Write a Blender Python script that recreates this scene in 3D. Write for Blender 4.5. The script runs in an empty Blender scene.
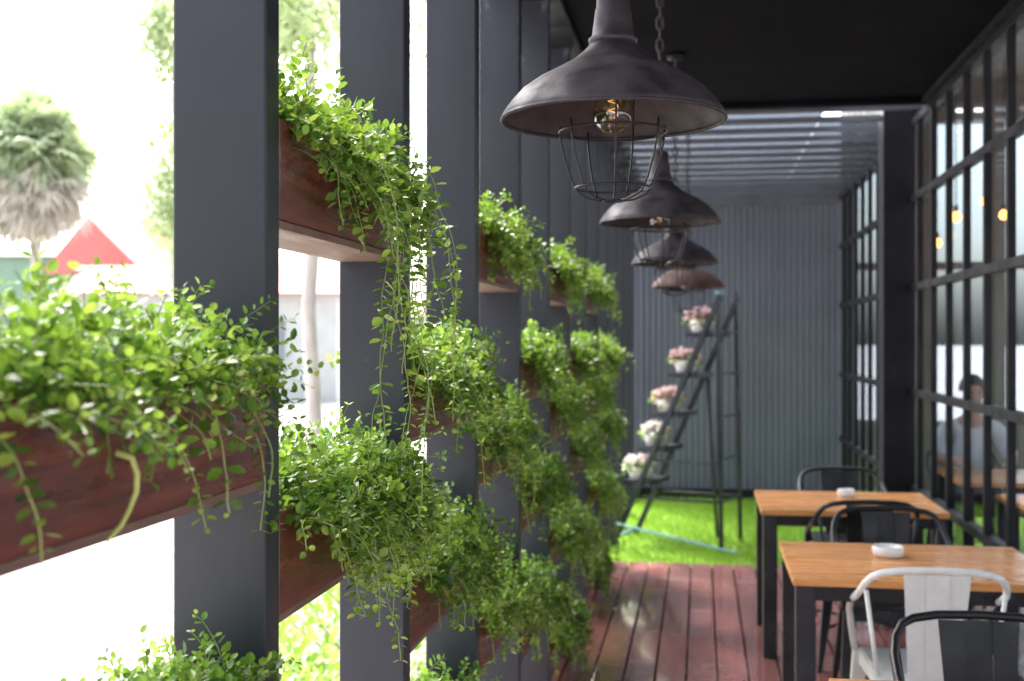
import bpy, bmesh, math, random
import numpy as np
from mathutils import Vector, Matrix
C = bpy.context.scene.collection
R = math.radians
random.seed(4)
F = 1200.0; TH = math.atan(188/F); cs, sn = math.cos(TH), math.sin(TH)

# ---------------------------------------------------------------- materials
def nodes(name):
    m = bpy.data.materials.new(name); m.use_nodes = True
    nt = m.node_tree; b = nt.nodes['Principled BSDF']
    return m, nt, b
def ramp(nt, fac, cols):
    r = nt.nodes.new('ShaderNodeValToRGB')
    e = r.color_ramp.elements
    while len(e) < len(cols): e.new(.5)
    for k, (p, c) in enumerate(cols):
        e[k].position = p; e[k].color = (*c, 1)
    nt.links.new(fac, r.inputs[0]); return r.outputs[0]
def coords(nt, scale=(1,1,1)):
    t = nt.nodes.new('ShaderNodeTexCoord'); mp = nt.nodes.new('ShaderNodeMapping')
    mp.inputs['Scale'].default_value = scale
    nt.links.new(t.outputs['Object'], mp.inputs[0]); return mp.outputs[0]
def noise(nt, vec, scale, detail=5, rough=.6):
    n = nt.nodes.new('ShaderNodeTexNoise'); n.inputs['Scale'].default_value = scale
    n.inputs['Detail'].default_value = detail; n.inputs['Roughness'].default_value = rough
    nt.links.new(vec, n.inputs['Vector']); return n.outputs['Fac']
def bump(nt, b, h, s, d=.01):
    n = nt.nodes.new('ShaderNodeBump'); n.inputs['Strength'].default_value = s; n.inputs['Distance'].default_value = d
    nt.links.new(h, n.inputs['Height']); nt.links.new(n.outputs[0], b.inputs['Normal'])
def mixc(nt, fac, a, bb, mode='MIX'):
    m = nt.nodes.new('ShaderNodeMix'); m.data_type = 'RGBA'; m.blend_type = mode
    if isinstance(fac, float): m.inputs[0].default_value = fac
    else: nt.links.new(fac, m.inputs[0])
    for s, v in ((6, a), (7, bb)):
        if isinstance(v, tuple): m.inputs[s].default_value = (*v, 1)
        else: nt.links.new(v, m.inputs[s])
    return m.outputs[2]
def surf(name, c1, c2, scale=8, rough=(.4,.7), metal=0, stretch=(1,1,1), bmp=.1, island=0, bd=.004, lo=.3, hi=.7, scuff=None, spec=None, rsc=None, coat=0):
    m, nt, b = nodes(name)
    v = coords(nt, stretch); f = noise(nt, v, scale)
    col = ramp(nt, f, [(lo, c1), (hi, c2)])
    if island:
        g = nt.nodes.new('ShaderNodeNewGeometry')
        k = ramp(nt, g.outputs['Random Per Island'], [(0, (1-island,)*3), (1, (1+island*.4,)*3)])
        col = mixc(nt, 1.0, col, k, 'MULTIPLY')
    if scuff:
        v2 = coords(nt, (1,1,.45)); f2 = noise(nt, v2, scuff[1], 9, .75)
        k = ramp(nt, f2, [(.61, (0,0,0)), (.70, (1,1,1))])
        col = mixc(nt, k, col, scuff[0])
    nt.links.new(col, b.inputs['Base Color'])
    rr = nt.nodes.new('ShaderNodeMapRange'); rr.inputs[3].default_value = rough[0]; rr.inputs[4].default_value = rough[1]
    rr.inputs[1].default_value = .38; rr.inputs[2].default_value = .62
    nt.links.new(noise(nt, coords(nt) if rsc else v, rsc or scale*.6), rr.inputs[0]); nt.links.new(rr.outputs[0], b.inputs['Roughness'])
    b.inputs['Metallic'].default_value = metal
    if spec is not None: b.inputs['Specular IOR Level'].default_value = spec
    if coat:
        # puddled film of water: coat only where the large noise is high
        w = ramp(nt, noise(nt, coords(nt,(1,.5,1)), 1.8, 2), [(.36,(0,0,0)),(.50,(coat,)*3)])
        nt.links.new(w, b.inputs['Coat Weight']); b.inputs['Coat Roughness'].default_value = .06
        b.inputs['Coat IOR'].default_value = 2.0
    if bmp: bump(nt, b, f, bmp, bd)
    return m
def leafmat(name, cols, trans=.45, tcol=(.35,.6,.05), rough=.38):
    m, nt, b = nodes(name)
    g = nt.nodes.new('ShaderNodeNewGeometry')
    col = ramp(nt, g.outputs['Random Per Island'], cols)
    nt.links.new(col, b.inputs['Base Color']); b.inputs['Roughness'].default_value = rough
    t = nt.nodes.new('ShaderNodeBsdfTranslucent')
    tc = mixc(nt, .5, col, tcol); nt.links.new(tc, t.inputs[0])
    mx = nt.nodes.new('ShaderNodeMixShader'); mx.inputs[0].default_value = trans
    nt.links.new(b.outputs[0], mx.inputs[1]); nt.links.new(t.outputs[0], mx.inputs[2])
    nt.links.new(mx.outputs[0], nt.nodes['Material Output'].inputs[0]); return m
def emis(name, c, s):
    m, nt, b = nodes(name); b.inputs['Base Color'].default_value = (*c,1)
    b.inputs['Emission Color'].default_value = (*c,1); b.inputs['Emission Strength'].default_value = s; return m
def glassmat(name, tint=(.93,.96,.96), f0=.05):
    # thin sheet: Schlick reflectance from the facing angle, the same from both sides
    m, nt, b = nodes(name)
    lw = nt.nodes.new('ShaderNodeLayerWeight'); lw.inputs[0].default_value = .5
    p = nt.nodes.new('ShaderNodeMath'); p.operation = 'POWER'; p.inputs[1].default_value = 4.0
    nt.links.new(lw.outputs['Facing'], p.inputs[0])
    q = nt.nodes.new('ShaderNodeMath'); q.operation = 'MULTIPLY_ADD'; q.inputs[1].default_value = 1-f0; q.inputs[2].default_value = f0
    nt.links.new(p.outputs[0], q.inputs[0])
    tr = nt.nodes.new('ShaderNodeBsdfTransparent'); tr.inputs[0].default_value = (*tint,1)
    gl = nt.nodes.new('ShaderNodeBsdfGlossy'); gl.inputs['Roughness'].default_value = .02
    mx = nt.nodes.new('ShaderNodeMixShader')
    nt.links.new(q.outputs[0], mx.inputs[0]); nt.links.new(tr.outputs[0], mx.inputs[1]); nt.links.new(gl.outputs[0], mx.inputs[2])
    nt.links.new(mx.outputs[0], nt.nodes['Material Output'].inputs[0]); return m

M = {}
M['steel'] = surf('column_paint', (.014,.017,.023), (.034,.038,.047), 2.2, (.22,.55), .0, (1,1,.35), .05, scuff=((.10,.11,.13),6), spec=.28)
M['ceil'] = surf('ceiling_black', (.003,.003,.004), (.006,.006,.008), 3, (.9,1), spec=.05)
M['frame'] = surf('frame_black', (.006,.007,.010), (.012,.013,.017), 5, (.35,.6), .0, spec=.2)
M['corr'] = surf('corrugated_paint', (.115,.125,.165), (.155,.168,.215), 2, (.4,.6), .1, (1,1,.3), .03)
M['beam'] = surf('pergola_paint', (.07,.076,.095), (.11,.118,.14), 3, (.5,.7), .0)
M['sheet'] = glassmat('roof_sheet', (.15,.17,.21), .015)
M['tintglass'] = glassmat('tinted_pane', (.50,.58,.64), .04)
M['planter'] = surf('planter_wood', (.045,.010,.008), (.190,.042,.030), 5, (.2,.5), 0, (6,1,9), .35, bd=.003)
M['planter_edge'] = surf('planter_base_wood', (.13,.07,.055), (.22,.135,.105), 7, (.5,.8), 0, (6,1,6), .2)
M['soil'] = surf('soil', (.02,.013,.008), (.05,.032,.02), 60, (.8,1), bmp=.8, bd=.01)
M['deck'] = surf('deck_wood', (.33,.120,.110), (.43,.185,.170), 3, (.08,.28), 0, (5,.6,5), .03, .22, .001, spec=1.0, rsc=1.6, coat=1.0)
M['table'] = surf('table_wood', (.60,.23,.060), (.86,.41,.13), 4, (.2,.4), 0, (1,9,9), .1, .2, .002)
M['black'] = surf('chair_black', (.010,.010,.012), (.022,.022,.026), 9, (.25,.5), .3)
M['white'] = surf('chair_white', (.68,.70,.68), (.82,.83,.80), 12, (.35,.55), .05)
M['lamp'] = surf('lamp_iron', (.018,.015,.020), (.058,.047,.056), 16, (.4,.75), .3, bmp=.3)
M['lamp_in'] = surf('lamp_inner', (.035,.031,.035), (.07,.062,.062), 22, (.5,.8), .3)
M['lamp_brown'] = surf('lamp_rust', (.065,.028,.021), (.12,.056,.042), 22, (.5,.8), .3, bmp=.2)
M['ground'] = surf('paving', (.36,.31,.31), (.50,.46,.45), .35, (.7,.9), bmp=.1)
M['lawn'] = surf('turf', (.14,.28,.025), (.26,.46,.05), 14, (.8,1), bmp=.5)
M['blade'] = leafmat('grass_blade', [(0,(.20,.35,.03)),(.6,(.33,.50,.06)),(1,(.46,.60,.12))], .4)
M['leaf'] = leafmat('vine_leaf', [(0,(.010,.050,.011)),(.3,(.045,.14,.018)),(.7,(.15,.31,.033)),(1,(.40,.53,.10))], .36, (.40,.60,.06), .34)
M['leaf_far'] = leafmat('tree_leaf', [(0,(.28,.34,.20)),(.5,(.42,.50,.30)),(1,(.55,.58,.40))], .4)  # leaf tones lightened to carry the outdoor haze, no volume used
M['shrub'] = leafmat('shrub_leaf', [(0,(.12,.26,.03)),(.5,(.26,.42,.06)),(1,(.45,.58,.14))], .45)
M['stem'] = surf('green_stem', (.16,.24,.05), (.26,.34,.09), 20)
M['tendril'] = surf('pale_stem', (.42,.48,.12), (.58,.62,.22), 20)
M['bark'] = surf('bark', (.30,.27,.25), (.44,.41,.37), 12, (.8,1), stretch=(1,1,.3), bmp=.6)
M['palm'] = leafmat('palm_frond', [(0,(.32,.38,.27)),(.6,(.42,.48,.35)),(1,(.54,.57,.44))], .4)  # bright haze painted into the frond colours: greyed and paled
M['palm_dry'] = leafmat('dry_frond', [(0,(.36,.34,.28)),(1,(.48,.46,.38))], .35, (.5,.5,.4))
M['wallw'] = surf('render_white', (.30,.32,.30), (.38,.40,.38), 2)
M['roofr'] = surf('roof_red', (.33,.060,.055), (.40,.095,.085), 3, stretch=(1,6,1))
M['wallg'] = surf('render_green', (.13,.23,.16), (.18,.29,.21), 2)
M['darkglass'] = surf('window_dark', (.12,.14,.15), (.17,.19,.2), 2, (.1,.2))
M['int'] = surf('interior_brown', (.15,.13,.12), (.23,.20,.18), 2)
M['intfloor'] = surf('interior_floor', (.20,.17,.15), (.28,.24,.21), 2, (.25,.5))
M['glass'] = glassmat('window_glass', (.92,.96,.98), .10)
M['bulbglass'] = glassmat('bulb_glass', (.80,.72,.55), .14)
M['fil'] = emis('filament', (1,.62,.25), 1.2)
M['warm'] = emis('warm_bulb', (1,.36,.07), 12)
M['ceramic'] = surf('ceramic_white', (.75,.75,.74), (.85,.85,.84), 10, (.15,.3))
M['ladder'] = surf('ladder_steel', (.010,.012,.018), (.026,.03,.04), 10, (.3,.5), .3)
M['ladder_blue'] = surf('ladder_blue', (.14,.30,.38), (.24,.42,.5), 10, (.3,.5), .2)
M['petal_p'] = leafmat('petal_pink', [(0,(.50,.16,.22)),(.4,(.75,.50,.52)),(1,(.85,.78,.76))], .3, (.8,.6,.6))
M['petal_w'] = leafmat('petal_white', [(0,(.65,.35,.4)),(.3,(.78,.72,.70)),(1,(.85,.82,.80))], .3, (.8,.8,.7))
M['skin'] = surf('skin', (.50,.30,.22), (.58,.36,.27), 10)
M['shirt'] = surf('shirt', (.66,.74,.86), (.78,.85,.93), 10, (.7,.9))
M['trouser'] = surf('trousers', (.03,.035,.06), (.05,.06,.09), 10, (.7,.9))
M['hair'] = surf('hair', (.012,.009,.008), (.03,.022,.018), 60)
M['eye'] = surf('eye', (.02,.015,.01), (.03,.02,.02), 10)

# ---------------------------------------------------------------- mesh helpers
class MB:
    def __init__(s): s.v = []; s.f = []
    def box(s, x0, x1, y0, y1, z0, z1):
        n = len(s.v)
        s.v += [(x,y,z) for z in (z0,z1) for y in (y0,y1) for x in (x0,x1)]
        s.f += [tuple(n+i for i in q) for q in ((0,2,3,1),(4,5,7,6),(0,1,5,4),(2,6,7,3),(0,4,6,2),(1,3,7,5))]; return s
    def hexa(s, lo, hi):
        n = len(s.v); s.v += [tuple(p) for p in lo] + [tuple(p) for p in hi]
        s.f += [(n+3,n+2,n+1,n), (n+4,n+5,n+6,n+7)] + [(n+i, n+(i+1)%4, n+4+(i+1)%4, n+4+i) for i in range(4)]; return s
    def quad(s, *p):
        n = len(s.v); s.v += list(p); s.f.append(tuple(range(n,n+4))); return s
    def tube(s, pts, r, seg=8, closed=False):
        P = [Vector(p) for p in pts]; N = len(P); n0 = len(s.v)
        rs = r if isinstance(r, (list,tuple)) else [r]*N
        up = None
        for i, p in enumerate(P):
            a = P[(i-1) % N] if (i or closed) else P[0]; b = P[(i+1) % N] if (i < N-1 or closed) else P[-1]
            t = (b-a).normalized()
            if up is None: up = t.orthogonal().normalized()
            up = (up - t*up.dot(t))
            up = up.normalized() if up.length > 1e-5 else t.orthogonal().normalized()
            w = t.cross(up)
            for k in range(seg):
                q = 2*math.pi*k/seg
                s.v.append(tuple(p + (up*math.cos(q) + w*math.sin(q))*rs[i]))
        for i in range(N if closed else N-1):
            j = (i+1) % N
            for k in range(seg):
                l = (k+1) % seg
                s.f.append((n0+i*seg+k, n0+i*seg+l, n0+j*seg+l, n0+j*seg+k))
        if not closed:
            s.f.append(tuple(n0+k for k in reversed(range(seg)))); s.f.append(tuple(n0+(N-1)*seg+k for k in range(seg)))
        return s
    def lathe(s, prof, seg=32, c=(0,0,0)):
        n0 = len(s.v)
        for (r, z) in prof:
            for k in range(seg):
                a = 2*math.pi*k/seg; s.v.append((c[0]+r*math.cos(a), c[1]+r*math.sin(a), c[2]+z))
        for i in range(len(prof)-1):
            for k in range(seg):
                l = (k+1) % seg
                s.f.append((n0+i*seg+k, n0+i*seg+l, n0+(i+1)*seg+l, n0+(i+1)*seg+k))
        return s
    def build(s, name, m, parent=None, smooth=False, bevel=0, loc=None):
        me = bpy.data.meshes.new(name); me.from_pydata(s.v, [], s.f); me.update()
        bm = bmesh.new(); bm.from_mesh(me); bmesh.ops.recalc_face_normals(bm, faces=bm.faces); bm.to_mesh(me); bm.free()
        if smooth:
            for p in me.polygons: p.use_smooth = True
        me.materials.append(m)
        o = bpy.data.objects.new(name, me); C.objects.link(o); o.parent = parent
        if loc: o.location = loc
        if bevel:
            b = o.modifiers.new('b', 'BEVEL'); b.width = bevel; b.segments = 2; b.limit_method = 'ANGLE'
        return o
def rawobj(name, V, Fc, m, parent=None):
    me = bpy.data.meshes.new(name); me.from_pydata(V, [], Fc); me.update(); me.materials.append(m)
    o = bpy.data.objects.new(name, me); C.objects.link(o); o.parent = parent; return o
def tag(o, label=None, cat=None, group=None, kind=None):
    if label: o['label'] = label
    if cat: o['category'] = cat
    if group: o['group'] = group
    if kind: o['kind'] = kind
    return o
def thing(name, label, cat, loc=(0,0,0), rz=0, group=None):
    o = bpy.data.objects.new(name, None); C.objects.link(o); o.location = loc; o.rotation_euler = (0,0,rz)
    o.empty_display_size = .1
    return tag(o, label, cat, group)
def dup(root, loc, rz, label, mats=None):
    r = root.copy(); C.objects.link(r); r.location = loc; r.rotation_euler = (0,0,rz); r['label'] = label
    for ch in list(root.children):
        c = ch.copy(); C.objects.link(c); c.parent = r
        if mats and c.data and c.data.materials[0].name in mats:
            c.data = c.data.copy(); c.data.materials[0] = mats[ch.data.materials[0].name]
        for g in ch.children:
            d = g.copy(); C.objects.link(d); d.parent = c
            if mats and d.data.materials[0].name in mats:
                d.data = d.data.copy(); d.data.materials[0] = mats[g.data.materials[0].name]
    return r
def at(px, k):
    D = F/k; r = (px-512)/k
    return r*cs - D*sn, D*cs + r*sn

# leaves --------------------------------------------------------------
TPL = np.array([(0,0,0),(.14,.25,.04),(.48,.39,.07),(.84,.25,.03),(1.04,0,-.06),(.84,-.25,.03),(.48,-.39,.07),(.14,-.25,.04)])
def norm(a): return a/np.maximum(np.linalg.norm(a, axis=1, keepdims=True), 1e-6)
def leaves(name, P, D, S, m, parent, rg, narrow=1.0, upb=1.0):
    P = np.asarray(P); D = norm(np.asarray(D)); S = np.asarray(S)
    N = len(P)
    nn = rg.normal(0,.45,(N,3)); nn[:,2] += upb
    side = norm(np.cross(nn, D)); nn = norm(np.cross(D, side))
    T = TPL*np.array([1,narrow,1])
    V = P[:,None,:] + S[:,None,None]*(T[None,:,0:1]*D[:,None,:] + T[None,:,1:2]*side[:,None,:] + T[None,:,2:3]*nn[:,None,:])
    V = V.reshape(-1,3)
    b = (np.arange(N)*8)[:,None]
    f = np.concatenate([b+np.array([0,4,3,2,1]), b+np.array([0,7,6,5,4])], axis=1).reshape(-1,5)
    return rawobj(name, V.tolist(), f.tolist(), m, parent)
def stemmesh(name, polys, r, m, parent):
    off = [(r,0,0),(-.5*r,.87*r,.2*r),(-.5*r,-.87*r,-.2*r)]
    V = []; Fc = []
    for pl in polys:
        n = len(V)
        for p in pl:
            for o in off: V.append((p[0]+o[0], p[1]+o[1], p[2]+o[2]))
        for i in range(len(pl)-1):
            for k in range(3):
                l = (k+1)%3; Fc.append((n+i*3+k, n+i*3+l, n+i*3+3+l, n+i*3+3+k))
    return rawobj(name, V, Fc, m, parent)

def trailing(loc, label, L, stems, skirt, vines, seed, ls=.020, vlen=(.25,.5), over=.35, height=1.0, smax=.20, kmax=.26):
    rr = random.Random(seed); rg = np.random.default_rng(seed); W = .15
    t = thing('trailing_plant', label, 'plant', loc, 0, 'trailing green plants in the wooden planters')
    def run(n, mode):
        P = []; D = []; S = []; PL = []
        for _ in range(n):
            isv = mode == 2
            y = rr.uniform(-L/2+.03, L/2-.06)
            if mode == 1: y = -L/2+.05+(L-.14)*rr.random()**.6
            if isv: y = -L/2+.05+(L-.10)*rr.random()**.7
            if isv: x = W/2-.01; d = Vector((rr.uniform(.3,.8), rr.gauss(0,.35), rr.uniform(.1,.7)))
            elif mode == 1: x = W/2-.02; d = Vector((rr.uniform(.4,.9), rr.gauss(0,.35), rr.uniform(.0,.8)))
            else:
                x = rr.uniform(-W/2+.01, W/2-.01); d = Vector((rr.gauss(over,.40), rr.gauss(0,.36), rr.uniform(.35,1.2)*height))
            p = Vector((x, y, -.03)); d.normalize(); step = .0135
            ln = rr.uniform(*vlen) if isv else (rr.uniform(.09,kmax) if mode == 1 else rr.uniform(.06,smax))
            g = (rr.uniform(.05,.12), rr.uniform(.14,.24), rr.uniform(.16,.24))[mode]
            pl = [tuple(p)]; lsz = ls*rr.uniform(.7,1.2)
            nst = int(ln/step)
            for i in range(nst):
                d = d + Vector((rr.gauss(0,.12), rr.gauss(0,.12), -g + rr.gauss(0,.08)))
                d.normalize(); p = p + d*step
                if p.z < .0 and i > 3:
                    if -W/2-.015 < p.x < W/2+.012:
                        if p.x > 0: p.x = W/2+.012+rr.random()*.01
                        else: p.z = .0
                pl.append(tuple(p))
                fr = i/nst
                if (isv and rr.random() < .5) or (not isv and i > 1 and rr.random() < .88):
                    a = d.orthogonal().normalized(); a.rotate(Matrix.Rotation(rr.uniform(0,6.28), 3, d))
                    s = lsz*(1-.45*fr**2)*rr.uniform(.6,1.2)
                    for q in (1,-1):
                        ld = a*q*.9 + d*.45 + Vector((0,0,.12))
                        P.append((p.x+a.x*q*.003, p.y+a.y*q*.003, p.z+a.z*q*.003)); D.append(tuple(ld)); S.append(s)
            PL.append(pl)
        return P, D, S, PL
    P, D, S, PL = run(stems, 0)
    P2, D2, S2, PL2 = run(skirt, 1)
    leaves('foliage', P+P2, D+D2, S+S2, M['leaf'], t, rg); stemmesh('stems', PL+PL2, .0010, M['stem'], t)
    if vines:
        P, D, S, PL = run(vines, 2)
        v = leaves('hanging_vines', P, D, S, M['leaf'], t, rg); stemmesh('vine_stems', PL, .0012, M['stem'], v)
    return t

# ---------------------------------------------------------------- setting
MB().box(-400,400,-400,400,-.5,-.12).build('ground', M['ground'])['kind'] = 'structure'
d = MB(); x = -.80; i = 0
while x < 1.45:
    y = -3.0 - (i % 3)*.9
    while y < 8.72:
        y1 = min(y+3.0, 8.72)
        if y1 > -3: d.box(x, min(x+.139,1.49), max(y,-3), y1-.006, -.03, 0)
        y = y1
    x += .148; i += 1
o = d.build('deck', M['deck'], bevel=.004); o['kind'] = 'structure'
MB().box(-.80,1.49,-3,8.71,-.11,-.034).build('deck_base', M['ceil'])['kind'] = 'structure'
MB().box(-.95,1.49,8.73,12.6,-.119,-.03).build('lawn', M['lawn'])['kind'] = 'structure'
MB().box(1.515,3.6,9.12,13.1,.001,.02).build('lawn', M['lawn'])['kind'] = 'structure'
rg = np.random.default_rng(3); N = 14000
P = np.stack([rg.uniform(-.9,1.36,N), rg.uniform(8.75,12.4,N), np.full(N,-.032)],1)
D = rg.normal(0,.35,(N,3)); D[:,2] = 1
g = leaves('grass', P, D, rg.uniform(.03,.06,N), M['blade'], None, rg, .16, .2)
tag(g, 'bright green grass strip between the deck and the corrugated wall', 'grass', kind='stuff')

# ---------------------------------------------------------------- columns
ordn = ['nearest','second','third','fourth','fifth','sixth','seventh','eighth','ninth','tenth','eleventh','twelfth','thirteenth']
G = .86; Y0 = .94
for i in range(14):
    yb = Y0 + G*i
    lab = 'tall grey steel column at the left edge, partly outside the frame' if i == 0 else \
          'tall flat grey steel column, %s from the camera along the planter row' % ordn[i-1]
    c = thing('steel_column', lab, 'column', (-.725, yb-.03, -.11), 0, 'steel columns along the open left side')
    MB().box(-.075,.075,-.03,.03,.01,3.21).build('post', M['steel'], c, bevel=.004)
    MB().box(-.09,.09,-.045,.045,.0,.122).build('base_plate', M['steel'], c, bevel=.002)

# ---------------------------------------------------------------- roof
r = thing('canopy_roof', 'black flat canopy ceiling over the deck', 'roof', (0,0,3.1))
MB().box(-.86,1.5,-3,7.7,.003,.18).build('ceiling_panel', M['ceil'], r)
MB().box(-.88,-.6,-3,12.4,-.02,.20).build('edge_beam', M['frame'], r, bevel=.004, loc=(0,0,.0))
MB().box(-.60,1.5,7.7,7.78,-.03,.2).build('front_beam', M['ceil'], r)
pg = thing('pergola', 'grey slatted pergola open to the sky above the grass strip', 'pergola', (0,0,3.1))
for k in range(12):
    yy = 8.05+.39*k
    MB().box(-.6,1.42,yy,yy+.07,.0,.034).build('slat', M['beam'], pg)
MB().quad((-.6,7.79,.105),(.86,7.79,.105),(.86,12.4,.105),(-.6,12.4,.105)).build('roof_sheet', M['sheet'], pg)
MB().quad((.865,9.1,.11),(1.42,9.1,.11),(1.42,12.4,.11),(.865,12.4,.11)).build('roof_sheet', M['sheet'], pg)
MB().box(1.42,1.5,7.78,12.5,-.05,.2).build('side_beam', M['frame'], pg)

# ---------------------------------------------------------------- back wall
w = thing('corrugated_wall', 'dark blue grey corrugated metal wall behind the grass', 'wall', (0,12.5,0))
m = MB(); pitch = .062; x = -.95; top=3.22
prof = []
while x < 1.52:
    prof += [(x,0),(x+pitch*.45,0),(x+pitch*.55,-.014),(x+pitch*.9,-.014)]; x += pitch
for (a,b) in zip(prof[:-1], prof[1:]):
    n = len(m.v); m.v += [(a[0],a[1],-.12),(b[0],b[1],-.12),(b[0],b[1],top),(a[0],a[1],top)]; m.f.append((n,n+1,n+2,n+3))
me = m.build('cladding', M['corr'], w)
MB().box(-.95,1.5,.005,.08,-.12,3.24).build('backing', M['corr'], w)
MB().box(-.95,1.42,-.05,-.024,-.1,.08).build('skirting', M['frame'], w)
MB().box(-.6,1.42,-.09,-.024,2.98,3.08).build('top_trim', M['beam'], w)

# ---------------------------------------------------------------- window wall on the right
ww = thing('window_wall', 'black gridded glass wall along the right side of the terrace', 'window wall', (1.4,0,0))
zs = (.04,.62,1.26,1.95,2.54,3.04)
for (ya, yb) in ((-1,8.3),(8.56,12.42)):
    for z in zs: MB().box(-.020,.028,ya,yb,z-.024,z+.024).build('rail', M['frame'], ww, bevel=.003)
    MB().quad((.012,ya,.0),(.012,yb,.0),(.012,yb,3.06),(.012,ya,3.06)).build('glass_pane', M['glass'], ww)
yy = .25
while yy < 12.3:
    if not (8.2 < yy < 8.65): MB().box(-.013,.022,yy-.018,yy+.018,.0,3.07).build('mullion', M['frame'], ww)
    yy += .46
MB().box(-.02,.1,-1,12.45,-.11,.012).build('sill', M['frame'], ww)
MB().box(-.05,.1,-1,7.69,3.068,3.1).build('head_beam', M['frame'], ww)
p = thing('dark_pillar', 'thick black pillar between the two glazed sections', 'pillar', (1.33,8.43,0))
MB().box(-.12,.085,-.125,.125,-.11,3.42).build('shaft', M['frame'], p, bevel=.004)
MB().box(-.14,.086,-.145,.145,-.03,.10).build('foot', M['frame'], p, bevel=.004)

# interior room
def st(name, mb, m): o = mb.build(name, m); o['kind'] = 'structure'; return o
st('interior_floor', MB().box(1.51,7.5,-1,13.2,-.11,.0), M['intfloor'])
room = thing('cafe_interior', 'brown cafe room with tall bright windows behind the glass wall', 'room', (1.5,0,0))
MB().box(.02,6,-1,13.4,4.3,4.5).build('ceiling', M['int'], room)
e = MB().box(.0,6,13.2,13.35,-.1,.75).box(0,6,13.2,13.35,3.9,4.3)
for xx in (0,.75,1.5,2.25,3.0,3.75,4.5,5.25): e.box(xx,xx+.16,13.2,13.35,.75,3.9)
e.box(0,6,13.22,13.33,2.35,2.43)
e.build('end_wall', M['int'], room)
MB().quad((0,13.30,.75),(6,13.30,.75),(6,13.30,3.9),(0,13.30,3.9)).build('window', M['tintglass'], room)
e = MB().box(6,6.15,-1,13.35,-.1,.8).box(6,6.15,-1,13.35,4.0,4.3)
for k in range(8): e.box(6,6.15,-1+1.95*k,-.6+1.95*k,.8,4.0)
e.build('side_wall', M['int'], room)
MB().box(.0,.08,-1,13.2,3.32,4.4).build('upper_wall', M['frame'], room)

# ---------------------------------------------------------------- planters and plants
bays = {0:(1.39,.93), 1:(1.79,1.17), 2:(1.38,.90,.42), 3:(1.79,1.17,.60), 4:(1.38,.90,.42), 5:(1.79,1.17,.60,.1), 6:(1.38,.90,.42), 7:(1.79,1.17,.60,.1), 8:(1.38,.90,.42)}
lv = {2:['upper','lower'], 3:['top','middle','bottom'], 4:['top','second','third','bottom']}
pb = None
for b, zz in bays.items():
    ya = Y0+G*b+.001; yb = Y0+G*(b+1)-.061; L = yb-ya; yc = (ya+yb)/2
    for j, z in enumerate(zz):
        lvl = lv[len(zz)][j]; gap = ['nearest','second','third','fourth','fifth','sixth','seventh','eighth','ninth'][b]
        lab = 'red brown wooden planter, %s one in the %s gap between columns' % (lvl, gap)
        if pb is None:
            pb = thing('wooden_planter', lab, 'planter', (-.725,yc,z), 0, 'wooden planter boxes between the columns')
            MB().box(.057,.075,-L/2,L/2,.0,.16).build('front_board', M['planter'], pb, bevel=.0025)
            MB().box(-.075,-.057,-L/2,L/2,.0,.16).build('back_board', M['planter'], pb, bevel=.0025)
            for s in (-1,1):
                MB().box(-.057,.057,s*L/2-(.018 if s>0 else 0),s*L/2+(.018 if s<0 else 0),.0,.158).build('end_board', M['planter'], pb)
            MB().box(-.073,.073,-L/2+.002,L/2-.002,-.014,-.0005).build('base_board', M['planter_edge'], pb, bevel=.002)
            MB().box(-.056,.056,-L/2+.02,L/2-.02,.06,.135).build('soil', M['soil'], pb)
        else:
            q = dup(pb, (-.725,yc,z), 0, lab)
        st_ = {0:440,1:390,2:330,3:290}.get(b, 230)
        sk = {0:10,1:75,2:48,3:50}.get(b, 48)
        if b == 2 and j > 0: sk = 75
        vn = 8; vl = (.15,.38); ov = .25; kmax = .24; smax = .19
        if (b,j) == (1,0): vn = 16; vl = (.35,.85); sk = 60; ov = .22; smax = .20; kmax = .22
        if (b,j) == (1,1): sk = 130; vn = 12; kmax = .26; ov = .3; smax = .2
        if b == 0: ov = .10; smax = .205
        if (b,j) == (0,0): vn = 4; vl=(.12,.22)
        if (b,j) == (0,1): st_ = 330; smax = .18
        if b > 3: ov = .26; smax = .2
        if z < .65 and b < 4: ov = .12; kmax = .18
        trailing((-.725,yc,z+.155), 'trailing green plant in the %s planter of the %s gap between columns' % (lvl, gap), L, st_, sk, vn, 100+b*7+j,
                 ls=(.0215 if b == 0 else .0225) if b < 2 else (.025 if b < 4 else .030), vlen=vl, over=ov, height=1.1, smax=smax, kmax=kmax)
x_, y_ = at(133, 905)
pts = [(-.645,y_+.01,1.475),(-.63,y_+.02,1.468),(-.625,y_+.022,1.45),(-.625,y_+.02,1.43),(-.628,y_+.008,1.41),(-.63,y_-.006,1.396),(-.632,y_-.022,1.388),(-.634,y_-.03,1.382)]
tag(MB().tube(pts, [.004,.004,.0038,.0035,.003,.0028,.0025,.0015], 8).build('curled_tendril', M['tendril'], smooth=True), 'thick pale yellow green tendril curling down the nearest planter board', 'tendril')

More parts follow.
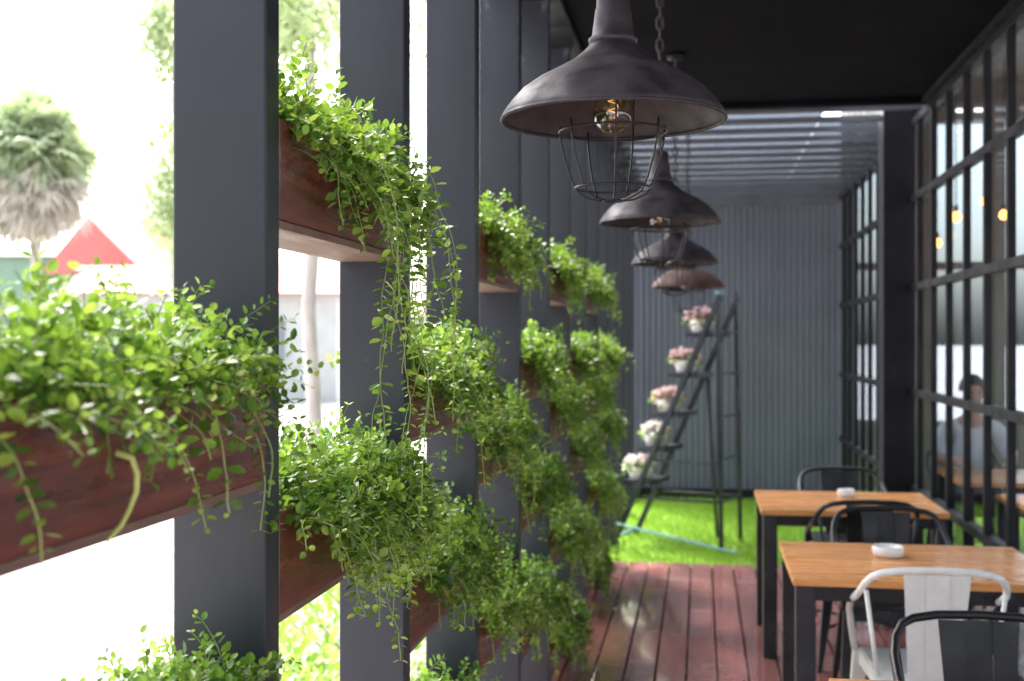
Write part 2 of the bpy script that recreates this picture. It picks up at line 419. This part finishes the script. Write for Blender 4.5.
# ---------------------------------------------------------------- pendant lamps
def lamp(loc, label, wr=.0021):
    t = thing('pendant_lamp', label, 'lamp', loc, 0, 'industrial pendant lamps in a row')
    out = [(.225,0),(.227,.006),(.222,.016),(.208,.036),(.186,.060),(.155,.082),(.118,.102),(.085,.120),(.060,.140),(.044,.158)]
    sh = MB().lathe(out, 48).build('shade', M['lamp'], t, smooth=True)
    MB().lathe([(.223,.0)]+[(r-.003,z-.001) for r,z in out[1:]]+[(.0,.157)], 48).build('shade_lining', M['lamp_in'], sh, smooth=True)
    MB().tube([(.2255*math.cos(a),.2255*math.sin(a),.002) for a in np.linspace(0,2*math.pi,48,endpoint=False)], .004, 6, True).build('rim', M['lamp'], t, smooth=True)
    MB().lathe([(.040,.150),(.049,.158),(.050,.166),(.043,.172),(.040,.195),(.036,.225),(.034,.228),(.033,.262),(.026,.27),(.012,.275),(0,.275)],24).build('cap', M['lamp'], t, smooth=True)
    MB().lathe([(.0,.155),(.022,.15),(.022,.085),(.018,.08),(0,.08)],20).build('socket', M['lamp_in'], t, smooth=True)
    b = MB().lathe([(.014,.085),(.020,.07),(.036,.045),(.042,.020),(.037,-.005),(.020,-.021),(.0,-.026)],20).build('bulb', M['bulbglass'], t, smooth=True)
    MB().tube([(.010*math.cos(a*2),.010*math.sin(a*2),.05-.006*a) for a in np.linspace(0,7,24)], .0010, 5).build('filament', M['fil'], b)
    cg = MB()
    prf = [(.116,.098),(.113,.05),(.110,-.005),(.107,-.042),(.098,-.080),(.085,-.118),(.070,-.146),(.045,-.158),(.018,-.162)]
    for k in range(7):
        a = 2*math.pi*k/7+.35
        cg.tube([(r*math.cos(a), r*math.sin(a), z) for r,z in prf[(0 if k in (1,5) else 2):]], wr, 6)
    for (rr_, zz_) in ((.109,-.022),(.077,-.136),(.019,-.162)):
        cg.tube([(rr_*math.cos(a), rr_*math.sin(a), zz_) for a in np.linspace(0,2*math.pi,32,endpoint=False)], wr*1.15, 6, True)
    cg.build('wire_cage', M['black'], t, smooth=True)
    top = 3.1 - loc[2]
    ch = MB(); z = .272; k = 0
    while z < top-.05:
        pts = []
        for a in np.linspace(0,2*math.pi,12,endpoint=False):
            u, v = .0125*math.cos(a), .016*math.sin(a)+(.010 if math.sin(a)>0 else -.010)
            pts.append((u if k%2 else 0, 0 if k%2 else u, z+.024+v))
        ch.tube(pts, .0038, 6, True); z += .042; k += 1
    ch.build('chain', M['lamp_in'], t, smooth=True)
    MB().tube([(.007*math.sin(i*.9), .007*math.cos(i*.9), .27+(top-.27)*i/24) for i in range(25)], .0028, 6).build('cord', M['black'], t, smooth=True)
    MB().lathe([(.0,top-.03),(.04,top-.03),(.045,top-.002),(0,top-.002)],20).build('ceiling_rose', M['frame'], t, smooth=True)
    return t
x,y = at(613,493); lamp((x,y,2.045), 'large dark iron pendant lamp nearest the camera with wire cage')
x,y = at(660,264); lamp((x,y,2.045), 'dark iron pendant lamp second from the camera', .0032)
x,y = at(675,191); lamp((x,y,2.0), 'dark iron pendant lamp third from the camera, partly behind another', .0032)
x,y = at(688,160); t4 = lamp((x,y,1.93), 'rusty brown pendant lamp farthest from the camera and lowest')
for c_ in t4.children:
    if c_.name.startswith(('shade','rim','cap')): c_.data.materials[0] = M['lamp_brown']

# ---------------------------------------------------------------- tables and chairs
def table(loc, label, hw=.47):
    t = thing('cafe_table', label, 'table', loc, 0, 'wooden cafe tables in a row')
    tp = MB()
    for k in range(6):
        ya = -.4+.8*k/6; tp.box(-hw,hw,ya+.0006,ya+.8/6-.0006,.722,.75)
    tp.build('table_top', M['table'], t, bevel=.0015)
    MB().box(-hw+.03,hw-.03,-.37,.37,.665,.7215).build('apron', M['black'], t)
    for sx in (-1,1):
        for sy in (-1,1):
            MB().box(sx*(hw-.045)-.035,sx*(hw-.045)+.035,sy*.355-.035,sy*.355+.035,0,.721).build('leg', M['black'], t, bevel=.003)
    return t
T = [('wooden cafe table nearest the camera, only its back edge in view', 2.71), ('wooden cafe table with the white ashtray, behind the white chair', 4.80), ('wooden cafe table farthest back near the grass', 6.56)]
table((.79,T[0][1],0), T[0][0]); table((.80,T[1][1],0), T[1][0]); table((.76,T[2][1],0), T[2][0], .455)

def arch_pts():
    base = [(.235,.17,.45),(.25,.16,.54),(.262,.13,.61),(.266,.05,.655),(.266,-.06,.69),(.262,-.15,.725),(.250,-.205,.765),(.225,-.232,.797),(.19,-.243,.812),(.12,-.25,.822),(0,-.252,.825)]
    base = [(x*.93,y,z) for x,y,z in base]
    return base + [(-x,y,z) for x,y,z in base[:-1][::-1]]
def chair(loc, rz, label, m):
    t = thing('metal_chair', label, 'chair', loc, rz, 'metal cafe chairs')
    s = MB(); pts = [(-.18,-.18),(.18,-.18),(.2,.19),(-.2,.19)]
    s.hexa([(x,y,.435) for x,y in pts],[(x,y,.452) for x,y in pts])
    s.build('seat', m, t, bevel=.006)
    s = MB(); q = [(x*1.03,y*1.03) for x,y in pts]
    for k in range(4):
        a, b = q[k], q[(k+1)%4]
        s.hexa([(a[0],a[1],.395),(b[0],b[1],.395),(b[0]*.985,b[1]*.985,.395),(a[0]*.985,a[1]*.985,.395)],[(a[0],a[1],.446),(b[0],b[1],.446),(b[0]*.985,b[1]*.985,.446),(a[0]*.985,a[1]*.985,.446)])
    s.build('seat_rim', m, t)
    MB().tube(arch_pts(), .0125, 10).build('arm_frame', m, t, smooth=True)
    s = MB()
    for k in range(6):
        z0, z1 = .44+.0615*k, .44+.0615*(k+1)
        y0, y1 = -.185-.0105*k, -.185-.0105*(k+1)
        w0, w1 = .085+.004*k, .085+.004*(k+1)
        for (u,v,dy) in ((-1,-.36,0),(-.36,.36,.007),(.36,1,0)):
            s.hexa([(w0*u,y0-dy,z0),(w0*v,y0-dy,z0),(w0*v,y0+.004-dy,z0),(w0*u,y0+.004-dy,z0)],[(w1*u,y1-dy,z1),(w1*v,y1-dy,z1),(w1*v,y1+.004-dy,z1),(w1*u,y1+.004-dy,z1)])
    s.build('backrest', m, t)
    for sx in (-1,1):
        MB().tube([(sx*.185,-.18,.44),(sx*.205,-.2,.58),(sx*.228,-.212,.745)],.008,8).build('back_strut', m, t, smooth=True)
        for sy in (-1,1):
            tx, ty = sx*(.175 if sy<0 else .195), sy*.18; bx, by = sx*.235, sy*.25
            MB().hexa([(bx-.011,by-.011,0),(bx+.011,by-.011,0),(bx+.011,by+.011,0),(bx-.011,by+.011,0)],[(tx-.03,ty-.022,.44),(tx+.03,ty-.022,.44),(tx+.03,ty+.022,.44),(tx-.03,ty+.022,.44)]).build('leg', m, t, bevel=.004)
    s = MB()
    s.tube([(-.205,-.215,.2),(0,0,.23),(.205,.22,.2)],.008,6); s.tube([(.205,-.215,.2),(0,0,.215),(-.205,.22,.2)],.008,6)
    s.build('stretcher', m, t, smooth=True)
    return t
ch = chair((.79,4.46,0), 0, 'white metal chair at the front of the table with the ashtray', M['white'])
mp = {'chair_white': M['black']}
dup(ch, (.775,3.30,0), R(180), 'black metal chair at the bottom right corner, in front of the white chair', mp)
dk = dup(ch, (.84,5.50,0), R(178), 'black metal chair on the far side of the table with the ashtray', mp)
dup(dk, (.79,6.20,0), R(3), 'black metal chair in front of the farthest wooden table')
dup(dk, (.84,7.25,0), R(182), 'black metal chair behind the farthest wooden table, near the grass')
dup(dk, (1.84,8.76,0), R(180), 'black metal chair under the seated person behind the glass')
def ashtray(loc, label, s=1):
    t = thing('ashtray', label, 'ashtray', loc)
    MB().lathe([(0,0),(.050*s,0),(.060*s,.010),(.062*s,.038),(.056*s,.042),(.050*s,.038),(.046*s,.012),(0,.010)],28).build('bowl', M['ceramic'], t, smooth=True)
    return t
x,y = at(888,254); ashtray((x,y,.7505), 'round white ashtray on the middle wooden table')
x,y = at(846,184); ashtray((x,y,.7505), 'small round white ashtray on the farthest wooden table', .75)

# interior furniture
t = table((2.12,6.6,0), 'wooden table inside the cafe, just behind the glass'); t['group'] = 'tables inside the cafe'
t = table((2.02,7.93,0), 'wooden table inside the cafe in front of the seated person'); t['group'] = 'tables inside the cafe'
for k,(px,yy_,kk) in enumerate(((937,242,100),(956,216,112),(986,200,118),(1004,214,104))):
    x,y = at(px,kk); z = 1.6+(340-yy_)/kk
    t = thing('hanging_bulb', ['small warm bulb inside the cafe, leftmost','small warm bulb inside the cafe, second from the left','small warm bulb inside the cafe, third from the left','small warm bulb inside the cafe, rightmost'][k], 'light bulb', (x,y,z), 0, 'warm hanging bulbs inside the cafe')
    MB().lathe([(0,-.05),(.03,-.04),(.045,-.01),(.035,.02),(.015,.045),(0,.045)],16).build('bulb', M['warm'], t, smooth=True)
    MB().lathe([(0,.04),(.02,.04),(.02,.1),(0,.1)],12).build('socket', M['black'], t)
    MB().tube([(0,0,.1),(0,0,4.29-z)],.006,6).build('cord', M['black'], t)

# ---------------------------------------------------------------- person
def skin(name, vs, es, m, parent, sub=2):
    me = bpy.data.meshes.new(name); me.from_pydata([v[0] for v in vs], es, []); me.update(); me.materials.append(m)
    o = bpy.data.objects.new(name, me); C.objects.link(o); o.parent = parent
    s = o.modifiers.new('s','SKIN'); sv = me.skin_vertices[0].data
    seen = set(); adj = {i:[] for i in range(len(vs))}
    for a,b in es: adj[a].append(b); adj[b].append(a)
    for i,v in enumerate(vs):
        r_ = v[1]; sv[i].radius = r_ if isinstance(r_,tuple) else (r_,r_)
        sv[i].use_root = False
    for i in range(len(vs)):
        if i in seen: continue
        sv[i].use_root = True; stk=[i]
        while stk:
            a = stk.pop()
            if a in seen: continue
            seen.add(a); stk += adj[a]
    s.use_smooth_shade = True
    q = o.modifiers.new('u','SUBSURF'); q.levels = sub; q.render_levels = sub
    return o
pr = thing('person', 'person in a pale blue shirt sitting behind the glass', 'person', (1.84,8.68,0), R(180))
V = [((0,0,.54),(.13,.10)),((0,.01,.70),(.12,.09)),((0,.04,.90),(.14,.095)),((0,.06,1.03),(.08,.06)),((0,.08,1.10),.05),((0,.10,1.17),(.06,.075)),((0,.10,1.25),(.075,.09)),((0,.09,1.32),(.055,.065))]
E = [(i,i+1) for i in range(7)]
def chain(start, items):
    prev = start
    for it in items:
        V.append(it); E.append((prev,len(V)-1)); prev = len(V)-1
for s in (-1,1):
    chain(3, [((s*.17,.05,1.0),.055),((s*.22,.14,.85),.046),((s*.23,.22,.79),.042),((s*.17,.40,.80),.03),((s*.15,.47,.795),(.03,.02))])
    chain(0, [((s*.10,.06,.53),.085),((s*.12,.28,.53),.075),((s*.12,.44,.51),.06),((s*.12,.45,.28),.052),((s*.12,.44,.08),.038),((s*.12,.52,.04),.038),((s*.12,.60,.035),.03)])
    for k in range(5):
        bx = s*(.15+(-.024+.012*k)); l = (.05,.075,.082,.076,.058)[k]; dx = -s*.02 if k == 0 else 0
        n = len(V); V += [((bx,.47,.795),.009),((bx+dx,.47+l*.6,.797),.0085),((bx+dx*1.5,.47+l,.788),.007)]; E += [(n,n+1),(n+1,n+2)]
body = skin('body', V, E, M['skin'], pr)
V = [((0,0,.52),(.15,.12)),((0,.01,.70),(.14,.105)),((0,.04,.90),(.16,.11)),((0,.055,1.0),(.10,.08))]; E = [(0,1),(1,2),(2,3)]
for s in (-1,1): chain(3, [((s*.17,.05,.995),.07),((s*.22,.14,.85),.06),((s*.23,.215,.795),.052)])
skin('shirt', V, E, M['shirt'], pr)
V = [((0,0,.53),(.14,.11))]; E = []
for s in (-1,1): chain(0, [((s*.10,.06,.535),.098),((s*.12,.28,.535),.085),((s*.12,.44,.515),.072),((s*.12,.45,.28),.065),((s*.12,.44,.11),.058)])
skin('trousers', V, E, M['trouser'], pr)
h = MB(); hp = [(math.sin(a)*.088, math.cos(a)*.105) for a in np.linspace(1.7,0.02,9)]
h.lathe(hp, 20, (0,.072,1.268)).build('hair', M['hair'], pr, smooth=True)
MB().lathe([(.016,-.02),(.013,.0),(.004,.025),(0,.026)],10,(0,.195,1.215)).build('nose', M['skin'], pr, smooth=True)
for s in (-1,1): MB().lathe([(0,-.008),(.007,-.005),(.009,0),(.007,.005),(0,.008)],10,(s*.03,.183,1.25)).build('eye', M['eye'], pr, smooth=True)

# ---------------------------------------------------------------- ladder stand with flower pots
LR = R(-18); LX, LY = -.17, 9.75
ld = thing('ladder_stand', 'dark A-frame ladder stand on the grass holding flower pots', 'ladder', (LX,LY,-.03), LR)
for s in (-1,1):
    MB().tube([(-.46,s*.24,0),(.42,s*.24,1.98)],.026,4).build('front_rail', M['ladder'] , ld)
    MB().tube([(.40,s*.24,2.02),(.435,s*.26,.0)],.020,4).build('rear_leg', M['ladder'], ld)
    MB().tube([(-.30,s*.24,.38),(.42,s*.25,.38)],.012,6).build('brace', M['ladder'], ld)
MB().tube([(.16,.24,1.42),(.25,.24,.0)],.016,4).build('inner_leg', M['ladder'], ld)
MB().tube([(-.14,-.24,.68),(.41,-.25,.68)],.009,6).build('brace', M['ladder'], ld)
for k in range(5): MB().tube([(.412+.004*k,-.25,1.7-.33*k),(.412+.004*k,.25,1.7-.33*k)],.010,6).build('rear_rung', M['ladder'], ld)
MB().tube([(.40,-.26,2.0),(.40,-.10,2.0)],.018,6).build('top_bar', M['ladder_blue'], ld)
MB().tube([(-.44,.24,.06),(-.48,-.24,.03)],.014,6).build('foot_bar', M['ladder_blue'], ld)
MB().tube([(-.42,-.26,.16),(.60,-.40,.03)],.010,6).build('ground_bar', M['ladder_blue'], ld)
cl, sl = math.cos(LR), math.sin(LR)
for k, z in enumerate((1.70,1.38,1.07,.79,.52)):
    xr = -.46+.88*z/2.0
    MB().box(xr-.15,xr+.07,-.235,.235,z-.044,z-.008).build('step', M['ladder'], ld)
    lx, ly = xr-.05, -.12+.04*(k%2)
    wx, wy = LX+lx*cl-ly*sl, LY+lx*sl+ly*cl
    nm = ['top','second','third','fourth','lowest'][k]
    pot = thing('flower_pot', 'white pot of %s flowers on the %s step of the ladder stand' % (['pink and white','pink','pale pink','white','pale pink and white'][k], nm), 'flower pot', (wx,wy,z-.0365), 0, 'flower pots on the ladder stand')
    MB().lathe([(0,0),(.080,0),(.096,.08),(.102,.085),(.100,.098),(.086,.094),(.0,.086)],20).build('pot', M['ceramic'], pot, smooth=True)
    rg = np.random.default_rng(50+k); N = 380
    dd = norm(rg.normal(0,1,(N,3))*np.array([1,1,.7])+np.array([0,0,.5]))
    P = dd*rg.uniform(.03,.095,(N,1))*np.array([1.3,1.3,.75])+np.array([-.01,0,.115])
    leaves('flowers', P[:290], dd[:290]+rg.normal(0,.5,(290,3)), rg.uniform(.028,.040,290), M['petal_p' if k in (0,1,2) else 'petal_w'], pot, rg, 1.2)
    leaves('greenery', P[290:]*np.array([1.1,1.1,.8]), dd[290:]+rg.normal(0,.4,(90,3)), rg.uniform(.035,.05,90), M['leaf'], pot, rg)

# ---------------------------------------------------------------- outside on the left
def shrub(x, y, r, n, label, seed):
    rg = np.random.default_rng(seed)
    t = thing('low_shrub', label, 'shrub', (x,y,-.12), 0, 'low shrubs outside the columns')
    dd = norm(rg.normal(0,1,(n,3))); dd[:,2] = abs(dd[:,2])
    lump = 1+.25*np.sin(dd[:,0]*5+seed)*np.cos(dd[:,1]*6)
    P = dd*(rg.uniform(.45,1,(n,1))**.5)*lump[:,None]*np.array([r,r,r*.95])
    leaves('foliage', P, dd+rg.normal(0,.6,(n,3)), rg.uniform(.03,.06,n), M['shrub'], t, rg, .8)
    s = MB()
    for k in range(7):
        a = k*.9; s.tube([(0,0,0),(r*.3*math.cos(a),r*.3*math.sin(a),r*.4),(r*.7*math.cos(a),r*.7*math.sin(a),r*.75)],[.012,.008,.003],5)
    s.build('stems', M['bark'], t)
for k,(x,y,r_) in enumerate(((-1.75,4.6,.55),(-1.6,5.6,.6),(-1.9,6.7,.65),(-2.0,8.0,.7),(-1.9,9.4,.7),(-1.9,3.7,.42))):
    shrub(x,y,r_,1200,'low light green shrub outside the columns, %s' % ['second nearest','third nearest','fourth nearest','fifth nearest','farthest','nearest and smallest'][k],k+5)

def broad_tree(loc, H, label, seed, cr, n=7000, droop=.3, zlo=.5):
    rr = random.Random(seed); rg = np.random.default_rng(seed)
    t = thing('leafy_tree', label, 'tree', loc, 0)
    tk = MB(); tk.tube([(0,0,0),(.03,.02,H*.15),(-.02,-.01,H*.3),(.05,.02,H*.45),(-.03,.05,H*.6),(.02,0,H*.85)],[.085,.066,.058,.056,.048,.03],10)
    P=[];D=[];S=[]
    for k in range(16):
        a = rr.uniform(0,6.28); z0 = H*rr.uniform(zlo,.8); L = cr*rr.uniform(.5,1)
        e = Vector((L*math.cos(a), L*math.sin(a), z0+rr.uniform(.1,.7)))
        tk.tube([(0,0,z0),(e.x*.5,e.y*.5,(z0+e.z)/2+.15),tuple(e)],[.03,.02,.008],6)
        for q in range(int(n/16)):
            f = rr.uniform(.35,1.1); c = Vector((e.x*f,e.y*f,z0+(e.z-z0)*f))
            o_ = Vector((rr.gauss(0,.16),rr.gauss(0,.16),rr.gauss(0,.16)-droop*abs(rr.gauss(0,.5))))
            P.append(tuple(c+o_)); D.append((rr.gauss(0,.6),rr.gauss(0,.6),-.5)); S.append(rr.uniform(.05,.11))
    tk.build('trunk', M['bark'], t, smooth=True)
    leaves('crown', P, D, S, M['leaf_far'], t, rg, .7)
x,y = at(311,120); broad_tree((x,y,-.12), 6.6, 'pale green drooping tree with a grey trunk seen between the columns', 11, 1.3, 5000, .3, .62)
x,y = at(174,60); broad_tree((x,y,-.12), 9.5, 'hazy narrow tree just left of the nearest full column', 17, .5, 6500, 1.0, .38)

def palm(loc, H, label, seed, cr):
    rr = random.Random(seed); t = thing('palm_tree', label, 'tree', loc, 0)
    MB().tube([(0,0,0),(.1,0,H*.4),(.0,.05,H*.8),(0,0,H)],[.28,.2,.18,.2],12).build('trunk', M['bark'], t, smooth=True)
    for nm, nf, lo, hi, mt in (('crown',280,-.6,1.5,'palm'),('dry_fronds',190,-1.4,-.1,'palm_dry')):
        P=[];Fc=[]
        for k in range(nf):
            a = rr.uniform(0,6.28); el = rr.uniform(lo,hi); L = cr*rr.uniform(.15,.62)
            d = Vector((math.cos(a)*math.cos(el),math.sin(a)*math.cos(el),math.sin(el)*1.05))
            sd = d.cross(Vector((0,0,1))).normalized(); sd.rotate(Matrix.Rotation(rr.uniform(-.9,.9),3,d)); un = sd.cross(d)
            c = Vector((0,0,H+.1 + (rr.uniform(-1.2,-.4) if nm == 'dry_fronds' else 0)))+d*L
            for q in range(14):
                an = -1.5+3.0*q/13; bd = (d*math.cos(an)+sd*math.sin(an)).normalized(); bl = cr*.40*(1-.25*abs(an)/1.5)*rr.uniform(.7,1.2)
                pw = bd.cross(un).normalized()*.04*cr/1.5
                m1 = c+bd*bl*.6+Vector((0,0,-.04)); tip = c+bd*bl+Vector((0,0,-.12*cr))
                n_=len(P); P += [tuple(c),tuple(m1+pw),tuple(tip),tuple(m1-pw)]; Fc.append((n_,n_+1,n_+2,n_+3))
        rawobj(nm, P, Fc, M[mt], t)
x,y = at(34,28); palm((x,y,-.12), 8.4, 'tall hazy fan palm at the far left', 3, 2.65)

def house(loc, rz, W, Dp, H, rf, label, wm, rm):
    t = thing('shop_house', label, 'building', loc, rz)
    MB().box(-W/2,W/2,-Dp/2,Dp/2,0,H).build('wall', M[wm], t)
    n = MB(); o_=.4
    n.v = [(-W/2-o_,-Dp/2-o_,H),(W/2+o_,-Dp/2-o_,H),(W/2+o_,Dp/2+o_,H),(-W/2-o_,Dp/2+o_,H),(-W/2-o_,0,H+rf),(W/2+o_,0,H+rf)]
    n.f = [(0,1,5,4),(2,3,4,5),(0,4,3),(1,2,5),(0,3,2,1)]
    n.build('roof', M[rm], t, loc=(0,0,.01))
    k = -W/2+.6
    while k < W/2-1.2:
        f = MB().box(k,k+1.1,-Dp/2-.05,-Dp/2+.02,1.1,2.4).build('window', M['wallw'], t)
        MB().box(k+.1,k+1.0,-Dp/2-.07,-Dp/2-.051,1.2,2.3).build('pane', M['darkglass'], f)
        k += 2.0
x,y = at(225,34); house((x,y,-.12), R(12), 7, 5, 3.0, .9, 'low white building with a red pitched roof', 'wallw', 'roofr')
x,y = at(160,24); house((x,y,-.12), R(62), 6, 6, 4.4, 2.2, 'pale building with a tall red gabled roof, behind the low white one', 'wallw', 'roofr')
x,y = at(60,20); house((x,y,-.12), R(15), 12, 9, 5.6, .8, 'pale green building far behind the palm', 'wallg', 'wallg')

# ---------------------------------------------------------------- light and camera
W_ = bpy.data.worlds.new("World"); bpy.context.scene.world = W_; W_.use_nodes = True
nt = W_.node_tree; bg = nt.nodes['Background']
sky = nt.nodes.new('ShaderNodeTexSky'); sky.sky_type = 'NISHITA'; sky.sun_disc = False
sd = Vector((-.62,.9,1.75)).normalized()
sky.sun_elevation = math.asin(sd.z); sky.sun_rotation = math.atan2(sd.x, sd.y)
sky.dust_density = 6; sky.air_density = 1.2; sky.ozone_density = 1
hs = nt.nodes.new('ShaderNodeHueSaturation'); hs.inputs['Saturation'].default_value = .45
nt.links.new(sky.outputs[0], hs.inputs['Color']); nt.links.new(hs.outputs[0], bg.inputs[0]); bg.inputs[1].default_value = 1.02
s = bpy.data.lights.new('sun','SUN'); s.energy = 4; s.angle = R(6); s.color = (1,.96,.9)
so = bpy.data.objects.new('sun', s); C.objects.link(so); so.rotation_euler = (-sd).to_track_quat('-Z','Y').to_euler()
cam = bpy.data.cameras.new('camera'); co = bpy.data.objects.new('camera', cam); C.objects.link(co)
co.location = (0,0,1.6); co.rotation_euler = (R(90),0,TH); cam.lens = F*36/1024; cam.sensor_width = 36
cam.clip_start = .05; cam.clip_end = 1000
cam.dof.use_dof = True; cam.dof.focus_distance = 2.2; cam.dof.aperture_fstop = 4.2
bpy.context.scene.camera = co
vs = bpy.context.scene.view_settings; vs.view_transform = 'Standard'; vs.look = 'None'; vs.exposure = 0
